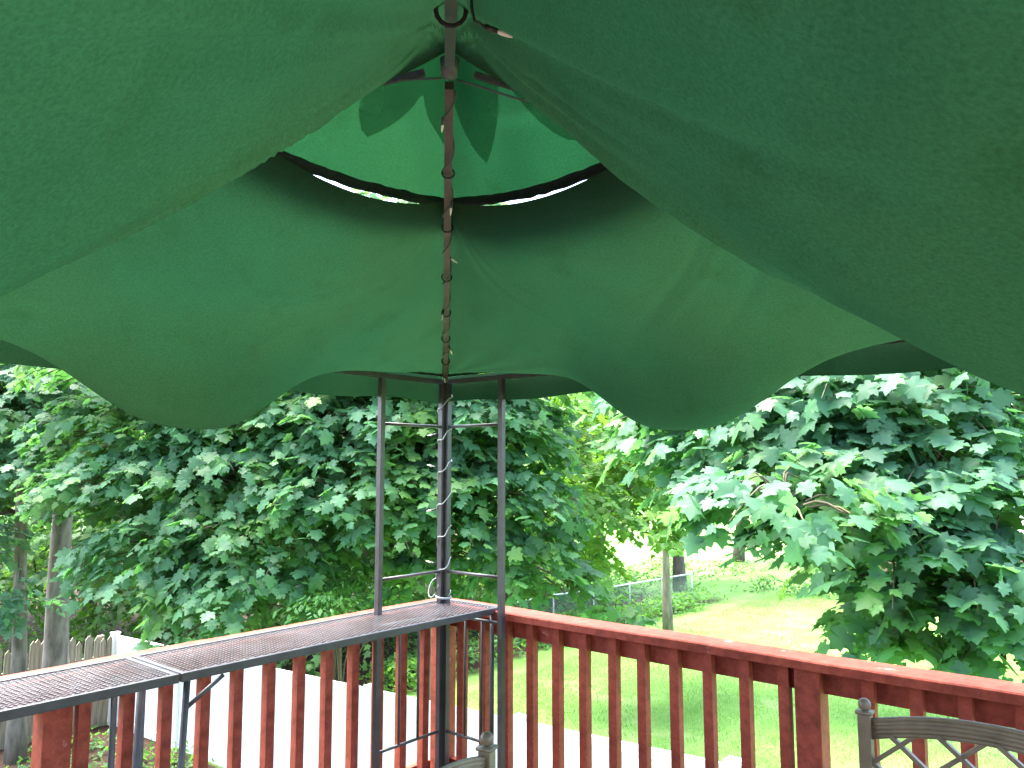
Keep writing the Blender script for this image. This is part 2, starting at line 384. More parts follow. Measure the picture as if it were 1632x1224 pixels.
leg_panels(CORN['B'], (1, 0, 0), (0, -1, 0), 0.385, 0.425)
leg_panels(CORN['R'], (-1, 0, 0), (0, -1, 0), 0.385, 0.425)
leg_panels(CORN['L'], (1, 0, 0), (0, 1, 0), 0.385, 0.425)
for a, b in (('B', 'R'), ('R', 'N'), ('N', 'L'), ('L', 'B')):
    p, q = CORN[a], CORN[b]; d = (q - p).normalized()
    MB().bar(p + d * 0.03 - Vector((0, 0, 0.012)), q - d * 0.03 - Vector((0, 0, 0.012)), 0.022, 0.022).build('eave_beam', METAL, gazebo)
inst('upright', up_me, gazebo, (G1, -G1, 0))
for k in 'BRNL':
    p = CORN[k]; d = (HUB - p); 
    # square tube rafter made of a lower and a slightly heavier upper length
    rw = 0.024 if k in 'BN' else 0.013
    MB().bar(p + Vector((0, 0, 0.0)), p + d * 0.97, rw, rw + 0.002).build('rafter', {'B': RUSTY, 'N': METAL}.get(k, TRIM), gazebo)
MB().tube([HUB + Vector((0, 0, -0.025)), HUB + Vector((0, 0, 0.02))], [0.020, 0.026], 12).build('hub', METAL, gazebo, True)

# sagging lower canopy: four trapezoid panels hung between the rafters, eave and vent ring
TOPF = 0.275
TOPS = {'B': 0.285, 'L': 0.27, 'R': 0.27, 'N': 0.05}
def opening(k): return HUB.lerp(CORN[k], TOPS[k])
def smooth(x): x = np.clip(x, 0, 1); return x * x * (3 - 2 * x)
def panel(c0, c1, D, pu, pv, rnd, seed, edge=0.085, folds=3, gp=0.0):
    nu, nv = 130, 100
    u = np.linspace(0, 1, nu + 1); v = np.linspace(0, 1, nv + 1) ** 1.15
    U, W = np.meshgrid(u, v)
    E0, E1, I0, I1 = [np.array(x) for x in (CORN[c0], CORN[c1], opening(c0), opening(c1))]
    E = E0 + (E1 - E0) * U[..., None]; I = I0 + (I1 - I0) * U[..., None]
    Pn = E + (I - E) * W[..., None]
    Pn[..., 2] += 0.018
    bow = (4 * U * (1 - U))
    # water pocket: cloth pulled taut from all four edges to one low point
    du = np.where(U < pu, (pu - U) / pu, (U - pu) / (1 - pu)); dv = np.where(W < pv, (pv - W) / pv, (W - pv) / (1 - pv))
    rho = np.clip((du ** 4.5 + dv ** 4.5) ** (1 / 4.5), 0, 1)
    f = 1 - (np.sqrt(rho ** 2 + rnd ** 2) - rnd) / (math.sqrt(1 + rnd ** 2) - rnd)
    g_ = np.exp(-(np.abs(U - pu) / 0.150) ** 2.8) * np.exp(-(np.abs(W - pv) / 0.17) ** 2) * smooth(W / 0.11)
    A = D * ((1 - gp) * f + gp * g_) + edge * bow * smooth((W - 0.45) / 0.55)
    A += 0.035 * bow * np.sin(np.pi * W)                            # the cloth's own weight
    r = np.random.default_rng(seed); body = smooth(W / 0.06) * smooth((1 - W) / 0.10) * smooth(U / 0.03) * smooth((1 - U) / 0.03)
    # tension creases: long streaks from the hub end to the pocket, fans from the eave corners
    for hip in (0, 1):
        dd = U if hip == 0 else 1 - U; pd = pu if hip == 0 else 1 - pu
        th = np.arctan2(1 - W + 0.02, dd + 0.02); t0 = math.atan2(1 - pv, pd)
        for k in range(folds):
            c = t0 + r.uniform(-0.30, 0.26); s_ = r.uniform(0.012, 0.026); rad = np.sqrt(dd ** 2 + (1 - W) ** 2)
            A += r.choice((-1, 1)) * r.uniform(0.008, 0.020) * np.exp(-((th - c - 0.03 * np.sin(rad * 5 + k)) / s_) ** 2) * smooth(rad / 0.12) * smooth((0.95 - rad) / 0.5) * smooth((1 - W) / 0.06) * (1.0 if folds > 6 else 0.45)
        ang = np.arctan2(W * 1.2, dd + 1e-4); rad = np.sqrt(dd ** 2 + W ** 2)
        A += 0.005 * np.sin(ang * 19 + seed + hip) * np.exp(-(rad / 0.26) ** 2) * smooth(rad / 0.05) * body
    A += 0.0035 * np.sin(9 * U + 5 * W + seed) * np.sin(7 * W - 4 * U + seed) * body
    A += 0.0022 * np.sin(31 * U + 9 * W + 2 * np.sin(8 * W)) * np.sin(13 * W - 6 * U + seed) * body
    Pn[..., 2] -= A
    # the pocket also swings a little outwards over the eave
    Vv = Pn.reshape(-1, 3); n1 = nu + 1
    ii, jj = np.meshgrid(np.arange(nu), np.arange(nv)); a = (jj * n1 + ii).ravel()
    Fq = np.stack([a, a + n1, a + n1 + 1, a + 1], 1)
    o = bpy.data.objects.new('canopy_panel', np_mesh('canopy_panel', Vv, Fq, FAB, True)); col.objects.link(o)
    o.parent = gazebo; o.matrix_parent_inverse = Matrix.Translation(-Vector(gazebo.location))
    Hv = Vv - np.array((0, 0, 0.0025)); jr = jj.ravel(); ir = ii.ravel()
    for sel in (jr < 4, (ir < 1) | (ir >= nu - 1)):
        h = bpy.data.objects.new('hem', np_mesh('hem', Hv, Fq[sel], FAB, True)); col.objects.link(h); h.parent = o
    return Pn
PN = {}
PN['BR'] = panel('B', 'R', 0.37, 0.475, 0.15, 0.30, 1, gp=0.62)
PN['LB'] = panel('L', 'B', 0.37, 0.52, 0.15, 0.30, 2, gp=0.62)
PN['RN'] = panel('R', 'N', 0.45, 0.52, 0.20, 0.22, 3, 0.05, 11)
PN['NL'] = panel('N', 'L', 0.44, 0.50, 0.20, 0.22, 4, 0.05, 11)

# valances hanging from the eave
def valance(c0, c1, seed):
    p, q = np.array(CORN[c0]), np.array(CORN[c1]); d = (q - p) / np.linalg.norm(q - p); o_ = np.array((d[1], -d[0], 0.0))
    if np.dot(o_, (p + q) / 2 - np.array(HUB)) < 0: o_ = -o_
    n, m = 120, 5; rr = np.random.default_rng(seed); ph = rr.uniform(0, 6)
    Vv = []; 
    for i in range(n + 1):
        t = i / n
        for j in range(m + 1):
            k = j / m; w = (0.012 * math.sin(t * 15 + ph) + 0.006 * math.sin(t * 41)) * k
            drop = 0.135 + 0.008 * math.sin(t * 23 + ph)
            Vv.append(p + (q - p) * t + o_ * (0.024 + w) + np.array((0, 0, 0.018 - drop * k)))
    Fq = [(i*(m+1)+j, i*(m+1)+j+1, (i+1)*(m+1)+j+1, (i+1)*(m+1)+j) for i in range(n) for j in range(m)]
    o = bpy.data.objects.new('valance', np_mesh('valance', np.array(Vv), Fq, FAB, True)); col.objects.link(o)
    o.parent = gazebo; o.matrix_parent_inverse = Matrix.Translation(-Vector(gazebo.location))
for s, (a, b) in enumerate((('B', 'R'), ('L', 'B'), ('R', 'N'), ('N', 'L'))): valance(a, b, s)

# raised vent cap with black bound edge
CAPF, CAPUP, CAPTOP = 0.385, 0.148, 0.38
cap_root = None
CAPFS = {'B': 0.385, 'L': 0.36, 'R': 0.36, 'N': 0.10}
def cap_corner(k):
    p = HUB.lerp(CORN[k], CAPFS[k]); return Vector((p.x, p.y, p.z + CAPUP))
TOPP = HUB + Vector((0, 0, CAPTOP))
mbc = MB(); edge_pts = []
names = ['B', 'R', 'N', 'L']
nu, nv = 40, 26
for q in range(4):
    c0, c1 = cap_corner(names[q]), cap_corner(names[(q + 1) % 4]); vs = []
    rr = random.Random(q)
    for j in range(nv + 1):
        w = j / nv
        for i in range(nu + 1):
            u = i / nu
            p = c0.lerp(c1, u).lerp(TOPP, w)
            bow = 4 * u * (1 - u)
            sag = 0.055 * bow * (1 - w) + 0.05 * bow * math.sin(math.pi * w) + 0.016 * math.sin(u * 17 + q + 3 * w) * math.sin(w * 9 + q) * bow
            sag += 0.03 * bow * max(0, math.sin(w * 14 + u * 5 + q * 2)) * (1 if 0.35 < w < 0.8 else 0.3)
            vs.append((p.x, p.y, p.z - sag))
            if j == 0 and i < nu: edge_pts.append(Vector((p.x, p.y, p.z - sag)))
    fs = [(j*(nu+1)+i, (j+1)*(nu+1)+i, (j+1)*(nu+1)+i+1, j*(nu+1)+i+1) for j in range(nv) for i in range(nu)]
    mbc.add(vs, fs)
vent_cap = mbc.build('vent_cap', FABCAP, gazebo, True)
# loose second layer of cloth hanging in folds under the peak
lin = MB()
for q in range(4):
    c0, c1 = cap_corner(names[q]), cap_corner(names[(q + 1) % 4]); vs = []
    for j in range(13):
        for i in range(33):
            u = i / 32; w0 = 0.28 + 0.30 * abs(((u * 2.3 + q * 0.41) % 1.0) * 2 - 1) + 0.03 * math.sin(u * 17 + q * q); w = w0 + (0.98 - w0) * j / 12
            p = c0.lerp(c1, u).lerp(TOPP, w); bow = 4 * u * (1 - u)
            vs.append((p.x, p.y, p.z - 0.05 * bow - 0.035 - 0.035 * (1 - j / 12) * (1 + math.sin(u * 13 + q * 1.7))))
    lin.add(vs, [(j*33+i, (j+1)*33+i, (j+1)*33+i+1, j*33+i+1) for j in range(12) for i in range(32)])
lin.build('loose_lining', FABNET, gazebo, True)
edge_pts.append(edge_pts[0])
tr = MB().tube([p + Vector((0, 0, -0.006 + random.uniform(-.002, .002))) for p in edge_pts], [random.uniform(0.0165, 0.0195) for _ in edge_pts], 8, cap=False).build('bound_edge', TRIM, None, True)
tr.parent = vent_cap
for k in names:                                                     # struts that carry the cap
    p = HUB.lerp(CORN[k], 0.06); MB().bar(p + Vector((0, 0, 0.01)), cap_corner(k) + Vector((0, 0, -0.004)), 0.006, 0.006).build('cap_strut', METAL, gazebo)
MB().tube([HUB, TOPP + Vector((0, 0, -0.01))], 0.012, 8).build('cap_mast', METAL, gazebo, True)
# tie straps round the far rafter and grommets by the eave
for t in (0.12, 0.24, 0.36, 0.50, 0.66, 0.80):
    p = CORN['B'].lerp(HUB, t); MB().ring(p + Vector((0, 0, -0.004)), HUB - CORN['B'], 0.019, 0.003, 14, 5).build('tie_loop', TRIM, gazebo, True)
for t in (0.78,):
    p = CORN['N'].lerp(HUB, t); MB().ring(p, HUB - CORN['N'], 0.030, 0.005, 14, 5).build('tie_loop', TRIM, gazebo, True)

# ------------------------------------------------------------------ mesh topped shelves along the railing
def lattice(x0, x1, y0, y1, z, step, w, h):
    """expanded-metal lattice: two families of slanted strands clipped to the rectangle"""
    mb = MB(); sl = 0.55
    for sgn in (1, -1):
        c = x0 - abs(y1 - y0) * 0 - (x1 - x0) * 0
        lo = min(y0, y1); hi = max(y0, y1); span = (x1 - x0) / sl
        k = lo - span
        while k < hi + span:
            # y = k + sgn * (x - x0) / sl
            xa, xb = x0, x1; ya = k; yb = k + sgn * (x1 - x0) / sl
            pts = []
            t0, t1 = 0.0, 1.0; dy = yb - ya
            if abs(dy) > 1e-9:
                ta, tb = (lo - ya) / dy, (hi - ya) / dy
                if ta > tb: ta, tb = tb, ta
                t0, t1 = max(t0, ta), min(t1, tb)
            if t1 - t0 > 0.01:
                A = (xa + (xb - xa) * t0, ya + dy * t0, z + (0.0006 if sgn > 0 else -0.0006)); B = (xa + (xb - xa) * t1, ya + dy * t1, z + (0.0006 if sgn > 0 else -0.0006))
                mb.bar(A, B, w, h)
            k += step
    return mb
def shelf(label, y0, y1, legs, brace):
    """y0 (far end) > y1 (near end)"""
    X0, X1, Z = 0.112, 0.485, 0.960
    root = empty('mesh_shelf', ((X0 + X1) / 2, (y0 + y1) / 2, 0), label, 'shelf', 'mesh shelves along the railing')
    f = MB(); t = 0.030
    f.box((X0, y1, Z - t), (X0 + 0.018, y0, Z)); f.box((X1 - 0.018, y1, Z - t), (X1, y0, Z))
    f.box((X0 + 0.018, y1, Z - t), (X1 - 0.018, y1 + 0.018, Z)); f.box((X0 + 0.018, y0 - 0.018, Z - t), (X1 - 0.018, y0, Z))
    n = 4
    f.build('rim', METAL, root, bevel=0.003)
    lattice(X0 + 0.019, X1 - 0.019, y0 - 0.019, y1 + 0.019, Z - 0.005, 0.036, 0.0036, 0.0007).build('mesh_top', MESHM, root, kind='stuff')
    for (lx, ly, dx, dy) in legs:
        MB().tube([(lx, ly, Z - t - 0.001), (lx + dx, ly + dy, 0)], 0.011, 10).build('leg', METAL, root, True)
    for a, b_ in brace: MB().tube([a, b_], 0.008, 8).build('brace', METAL, root, True)
    return root
YJ = -1.70
shelf('black mesh shelf top ending at the gazebo corner post', -0.09, YJ + 0.004, [(0.47, YJ + 0.03, 0, -0.03), (0.12, YJ + 0.05, 0, 0), (0.47, -0.14, 0, 0), (0.12, -0.12, 0, 0)],
      [((0.47, YJ + 0.028, 0.84), (0.47, YJ + 0.16, 0.922))])
shelf('black mesh shelf top on the leftmost stretch of railing, stained brown', YJ - 0.004, YJ - 1.32, [(0.42, YJ - 0.10, 0, -0.02), (0.12, YJ - 0.05, 0, 0), (0.47, YJ - 1.27, 0, 0), (0.12, YJ - 1.27, 0, 0)], [])

# ------------------------------------------------------------------ string of lights
lights = empty('string_lights', (G0, -G0, 0.955), 'clear string light cable wound round the corner post and up the rafter', 'string lights')
pts = []
for i in range(140):
    t = i / 139; z = 0.99 + t * 1.07; a = t * 2 * math.pi * 6.5
    pts.append((G0 + 0.011 + 0.035 * math.cos(a) + 0.004 * math.sin(i * 1.3), -G0 - 0.011 + 0.035 * math.sin(a), z + 0.01 * math.sin(i * 0.9)))
MB().tube(pts, 0.0028, 5).build('cable', WIRE, lights, True)
MB().ring((G0 + 0.01, -G0 - 0.01, 0.985), (0.1, 0, 1), 0.036, 0.006).build('cable_coil', WIRE, lights, True)
loop = [(G0 - 0.03 + 0.03 * math.cos(a), -G0 - 0.04 + 0.02 * math.sin(a), 1.03 + 0.045 * math.sin(a)) for a in np.linspace(0, 5.6, 18)]
MB().tube(loop, 0.003, 5).build('cable_loop', WIRE, lights, True)
pts = []
for i in range(160):
    t = i / 159; p = CORN['B'].lerp(HUB, t * 0.97); a = t * 2 * math.pi * 9
    side = Vector((1, 1, 0)).normalized()
    pts.append(p + side * (0.016 * math.cos(a)) + Vector((0, 0, -0.005 + 0.017 * math.sin(a) - 0.01 * abs(math.sin(i * 0.21)))))
MB().tube(pts, 0.0026, 5).build('rafter_cable', WIRED, lights, True)
def bulb(p, d, s=1.0):
    p = Vector(p); d = Vector(d).normalized()
    b = MB().tube([p, p + d * 0.022 * s], [0.0045 * s, 0.0045 * s], 8).build('bulb_socket', WIRED, lights, True)
    g_ = MB().tube([p + d * 0.022 * s, p + d * 0.030 * s, p + d * 0.042 * s, p + d * 0.050 * s], [0.0032 * s, 0.004 * s, 0.0028 * s, 0.0006], 8).build('bulb', BULB, lights, True)
for i in range(6, 158, 29):
    bulb(pts[i], (random.uniform(-1, 1), random.uniform(-1, 1), random.uniform(-1.2, -0.2)))
for z in (1.15, 1.42, 1.63, 1.80):
    bulb((G0 - 0.02, -G0 - 0.04, z), (-0.8, -0.5, random.uniform(-.6, .4)))
# free end of the cable hanging under the near rafter
p = CORN['N'].lerp(HUB, 0.70); side = Vector((1, 1, 0)).normalized()
h = [p + side * 0.035 + Vector((0, 0, z)) for z in (0.05, 0.0, -0.05)] + [p + side * 0.04 + Vector((0, 0, -0.075)), p + side * 0.058 + Vector((0, 0, -0.085))]
MB().tube(h, 0.0028, 6).build('loose_cable', WIRED, lights, True)
bulb(h[-1], side * 1.0 + Vector((0, 0, -0.35)), 1.1)
for d_, z in ((side, -0.055), (-side, -0.01)):
    w = [HUB + d_ * t + Vector((0, 0, -0.03 + z * t * 4 - 0.05 * math.sin(t * 9) * t)) for t in np.linspace(0.02, 0.20, 9)]
    MB().tube(w, 0.003, 5).build('loose_cable', WIRED, lights, True)

# ------------------------------------------------------------------ chairs
def chair(loc, rotz, label):
    """origin on the floor under the middle of the back; local +X along the back, local -Y is the way it faces"""
    root = empty('patio_chair', loc, label, 'chair', 'arched lattice patio chairs'); root.rotation_euler = (0, 0, rotz); root.scale = (1.045,) * 3
    def mk(mb, name, smooth=False, bevel=0):
        o = bpy.data.objects.new(name, mb.mesh(name, CHAIRM, smooth)); col.objects.link(o); o.parent = root
        if bevel: b = o.modifiers.new('bevel', 'BEVEL'); b.width = bevel; b.segments = 2; b.limit_method = 'ANGLE'
        return o
    W = 0.27
    for s in (-1, 1):
        mk(MB().bar((s * W, 0.05, 0), (s * W, 0, 0.42), 0.030, 0.030).bar((s * W, 0, 0.42), (s * W, 0.0, 0.965), 0.030, 0.030), 'back_post', bevel=0.003)
        mk(MB().box((s * W - 0.018, -0.018, 0.965), (s * W + 0.018, 0.018, 0.972)).ball((s * W, 0, 0.986), 0.0155, 12, 8), 'finial', True)
        mk(MB().tube([(s * W, -0.44, 0), (s * W, -0.45, 0.2), (s * W, -0.44, 0.42)], [0.014, 0.017, 0.02], 8), 'leg', True)
        arm = [(s * W, -0.01, 0.66), (s * (W + 0.02), -0.15, 0.672), (s * (W + 0.03), -0.32, 0.668), (s * (W + 0.02), -0.42, 0.64), (s * W, -0.44, 0.55), (s * W, -0.44, 0.42)]
        mk(MB().tube(arm, [0.014, 0.017, 0.019, 0.017, 0.014, 0.014], 8), 'armrest', True)
    def arch(x, k): return k + 0.042 * (1 - (x / W) ** 2)
    # top rail: arched bar of five ridges
    tr_ = MB(); n = 20
    for r_ in range(5):
        zo = 0.908 + r_ * 0.0095
        tr_.tube([(x, 0, arch(x, zo)) for x in np.linspace(-W + 0.014, W - 0.014, n)], 0.0062, 6)
    for i in range(n - 1):
        xa, xb = -W + 0.014 + (2 * W - .028) * i / (n - 1), -W + 0.014 + (2 * W - .028) * (i + 1) / (n - 1)
        tr_.add([(xa, -0.004, arch(xa, .904)), (xb, -0.004, arch(xb, .904)), (xb, -0.004, arch(xb, .95)), (xa, -0.004, arch(xa, .95)),
                 (xa, 0.004, arch(xa, .904)), (xb, 0.004, arch(xb, .904)), (xb, 0.004, arch(xb, .95)), (xa, 0.004, arch(xa, .95))],
                [(0,1,2,3),(7,6,5,4),(0,4,5,1),(3,2,6,7)])
    mk(tr_, 'top_rail', True)
    mk(MB().bar((-W + 0.014, 0, 0.52), (W - 0.014, 0, 0.52), 0.012, 0.03), 'lower_rail', bevel=0.003)
    nd = 4; dx = (2 * W - 0.03) / nd
    for k in range(-3, nd + 1):
        for sg in (1, -1):
            xa = -W + 0.015 + k * dx; xb = xa + 4 * dx * 1.0
            lo, hi = 0.535, 0.96; pts_ = []
            for i in range(161):
                t = i / 160; x = xa + (xb - xa) * t; z = lo + (hi - lo) * t
                if sg < 0: x = -x
                if -W + 0.013 <= x <= W - 0.013 and z < arch(x, 0.912): pts_.append((x, 0.002 * sg, z))
            if len(pts_) > 2:
                mb = MB(); mb.bar(pts_[0], pts_[-1], 0.010, 0.013, up=(0, 1, 0)); mk(mb, 'lattice_bar')
    seat = MB()
    for i in range(9):
        y = -0.02 - i * 0.052; seat.bar((-W + 0.014, y, 0.415 - 0.01 * math.sin(i / 8 * math.pi)), (W - 0.014, y, 0.415 - 0.01 * math.sin(i / 8 * math.pi)), 0.04, 0.012)
    for s in (-1, 1): seat.bar((s * (W - .02), -0.0, 0.40), (s * (W - .02), -0.45, 0.40), 0.02, 0.02)
    mk(seat, 'seat')
    return root
c1 = at(1386, 1130, 2.08); ex = Vector((1, 0, 0))
chair((c1[0] + 0.27, c1[1], 0), 0, 'taupe metal chair with arched lattice back in front of the right-hand railing')
c2 = at(772, 1170, 1.82); an = R(-90 + 14)
dirx = Vector((math.cos(an), math.sin(an), 0))
chair((c2[0] + dirx.x * 0.27, c2[1] + dirx.y * 0.27, 0), an, 'taupe metal chair showing only one ball finial below the corner post')

# ------------------------------------------------------------------ fences
FX0, FY = -12.3, 3.72
white = empty('white_fence', (FX0 + 7, FY, float(gz(FX0 + 7, FY))), 'long white vinyl privacy fence seen through the railing balusters', 'fence')
FH = 1.6
def wtop(x): return -3.1 + 0.043 * (x + 12.3) + FH
x = FX0; bw = 0.152; sec = 2.44
bme = MB().box((0.002, -0.011, -FH + 0.05), (bw - 0.002, 0.011, -0.02)).mesh('board', VINYL)
for k in range(8):
    xp = FX0 + k * sec; zt = wtop(xp)
    MB().box((xp - 0.063, FY - 0.063, zt - FH - 0.3), (xp + 0.063, FY + 0.063, zt + 0.03)).build('post', VINYL, white, bevel=0.004)
    zc = zt + 0.03
    MB().add([(xp-.072, FY-.072, zc), (xp+.072, FY-.072, zc), (xp+.072, FY+.072, zc), (xp-.072, FY+.072, zc), (xp-.072, FY-.072, zc+.02), (xp+.072, FY-.072, zc+.02), (xp+.072, FY+.072, zc+.02), (xp-.072, FY+.072, zc+.02), (xp, FY, zc+.035)],
             [(0,3,2,1),(0,1,5,4),(1,2,6,5),(2,3,7,6),(3,0,4,7),(4,5,8),(5,6,8),(6,7,8),(7,4,8)]).build('post_cap', VINYL, white)
    if k == 7: break
    xa, xb = xp + 0.0635, xp + sec - 0.0635
    for dz, hh in ((0.0, 0.09), (-FH + 0.14, 0.14)):
        MB().bar((xa, FY, wtop(xa) + dz - hh / 2), (xb, FY, wtop(xb) + dz - hh / 2), 0.045, hh).build('rail', VINYL, white)
    n = 15; w = (xb - xa) / n
    for i in range(n):
        o = inst('board', bme, white, (xa + i * w, FY, wtop(xa + i * w + w / 2))); o.scale = (w / bw, 1, 1)

picket = empty('picket_fence', (FX0, 1.0, float(gz(FX0, 1.0))), 'weathered grey stockade fence beside the two trunks', 'fence')
pmes = []
for k in range(4):
    h = 1.58 + 0.03 * k * (-1) ** k; w = 0.094
    pmes.append(MB().add([(-.011, 0, -.05), (.011, 0, -.05), (.011, w, -.05), (-.011, w, -.05), (-.011, 0, h), (.011, 0, h), (.011, w/2, h + .07), (-.011, w/2, h + .07), (.011, w, h), (-.011, w, h)],
        [(0,3,2,1),(1,2,8,6,5),(0,4,7,9,3),(0,1,5,4),(2,3,9,8),(4,5,6,7),(6,8,9,7)]).mesh('picket', WEATHERED))
y = FY - 0.17
while y > -5.2:
    o = inst('picket', random.choice(pmes), picket, (FX0 + random.uniform(-.006, .006), y, float(gz(FX0, y)) + random.uniform(-.03, .03)))
    o.rotation_euler = (R(random.uniform(-1.6, 1.6)), 0, 0); y -= 0.099
for z in (0.35, 1.2): MB().bar((FX0 - 0.035, FY - 0.1, gz(FX0, 2) + z), (FX0 - 0.035, -5.2, gz(FX0, -4) + z), 0.04, 0.08).build('rail', WEATHERED, picket)
for y in (3.5, 1.1, -1.3, -3.7): MB().box((FX0 - 0.15, y - .05, gz(FX0, y) - .2), (FX0 - 0.056, y + .05, gz(FX0, y) + 1.6)).build('post', WEATHERED, picket)

pA, pB = Vector((-10.55, 13.0, 0)), Vector((-9.7, 21.6, 0))
chain = empty('chain_link_fence', (pA.x, pA.y, float(gz(pA.x, pA.y))), 'low chain-link fence with galvanised top rail at the lawn edge', 'fence')
nP = 6; tops = []
for k in range(nP):
    p = pA.lerp(pB, k / (nP - 1)); z0 = float(gz(p.x, p.y)); tops.append((p.x, p.y, z0 + 1.04))
    MB().tube([(p.x, p.y, z0 - 0.2), (p.x, p.y, z0 + 1.07)], 0.024, 8).ball((p.x, p.y, z0 + 1.08), 0.03, 8, 5).build('post', GALV, chain, True)
MB().tube(tops, 0.024, 8).build('top_rail', GALV, chain, True)
mw = MB(); L_ = (pB - pA).length; k = -1.0
while k < L_ + 1.0:
    for sg in (1, -1):
        a, b = k, k + sg * 1.0; t0, t1 = 0.0, 1.0
        if b != a:
            ta, tb = (0 - a) / (b - a), (L_ - a) / (b - a)
            if ta > tb: ta, tb = tb, ta
            t0, t1 = max(t0, ta), min(t1, tb)
        if t1 - t0 > 0.02:
            def pt(t):
                q = pA.lerp(pB, (a + (b - a) * t) / L_); return (q.x + 0.03, q.y, float(gz(q.x, q.y)) + 0.03 + t * 1.0)
            mw.tube([pt(t0), pt(t1)], 0.0035, 3, cap=False)
    k += 0.075
mw.build('wire_mesh', MESHG, chain, kind='stuff')

brown = empty('board_fence', (0, 26.6, float(gz(0, 26.6))), 'brown wooden board fence at the far end of the lawn', 'fence')
bmesh_ = [MB().box((0, -.012, 0), (0.135, .012, 1.62 + 0.02 * k)).mesh('board', BROWNWOOD) for k in range(3)]
x = -6.6
while x < 12:
    inst('board', random.choice(bmesh_), brown, (x, 26.6 + random.uniform(-.004, .004), float(gz(x, 26.6)))); x += 0.142
for z in (0.4, 1.3): MB().bar((-6.6, 26.65, gz(-6.6, 26.6) + z), (12, 26.65, gz(12, 26.6) + z), 0.05, 0.09).build('rail', BROWNWOOD, brown)

# pale neighbouring house glimpsed through the leaves
hb = at(1600, 900, 38); hz0 = float(gz(hb[0], hb[1]))
nb = empty('neighbour_house', (hb[0], hb[1], hz0), 'pale house glimpsed through the leaves behind the board fence', 'house')
x0, x1, y0, y1, zt = hb[0] - 4.5, hb[0] + 6, hb[1], hb[1] + 7, hz0 + 4.2
MB().box((x0, y0, hz0 - 0.3), (x1, y1, zt)).build('wall', VINYL, nb)
MB().add([(x0-.3, y0-.4, zt), (x1+.3, y0-.4, zt), (x1+.3, (y0+y1)/2, zt+2.2), (x0-.3, (y0+y1)/2, zt+2.2), (x0-.3, y1+.4, zt), (x1+.3, y1+.4, zt)], [(0,1,2,3),(3,2,5,4),(0,3,4),(1,5,2),(0,4,5,1)]).build('roof', SHINGLE, nb)
for wx in (x0 + 1.5, x0 + 4.6, x0 + 7.8):
    w_ = MB().box((wx - .55, y0 - .05, hz0 + 1.6), (wx + .55, y0 - .003, hz0 + 2.9)).build('window', VINYL, nb)
    p_ = MB().box((wx - .47, y0 - .06, hz0 + 1.68), (wx + .47, y0 - .052, hz0 + 2.82)).build('pane', DGLASS, None); p_.parent = w_

# ------------------------------------------------------------------ foliage
half = [(0.0, 0.03), (0.17, -0.09), (0.40, -0.02), (0.33, 0.13), (0.50, 0.20), (0.60, 0.44), (0.42, 0.42), (0.30, 0.50), (0.36, 0.70), (0.19, 0.71), (0.0, 1.0)]
out_hi = half + [(-x, y) for x, y in half[-2:0:-1]]
half_lo = [(0.0, 0.0), (0.42, 0.02), (0.28, 0.22), (0.56, 0.48), (0.24, 0.50), (0.0, 1.0)]
out_lo = half_lo + [(-x, y) for x, y in half_lo[-2:0:-1]]
def leaf_proto(outl):
    P = [(0.0, 0.36)] + outl; V = np.array([(x, y - 0.05, 0.06 - 0.22 * abs(x) - 0.16 * max(0, y - 0.3) ** 1.3 + (0.05 if i % 2 else -0.02) * (abs(x) > 0.3)) for i, (x, y) in enumerate(P)])
    n = len(outl); F = np.array([(0, 1 + k, 1 + (k + 1) % n) for k in range(n)]); return V, F
LEAF_HI, LEAF_LO = leaf_proto(out_hi), leaf_proto(out_lo)
ell = [(0.0, 0.0), (0.16, 0.2), (0.22, 0.5), (0.13, 0.82), (0.0, 1.0), (-0.13, 0.82), (-0.22, 0.5), (-0.16, 0.2)]
LEAF_EL = leaf_proto(ell)

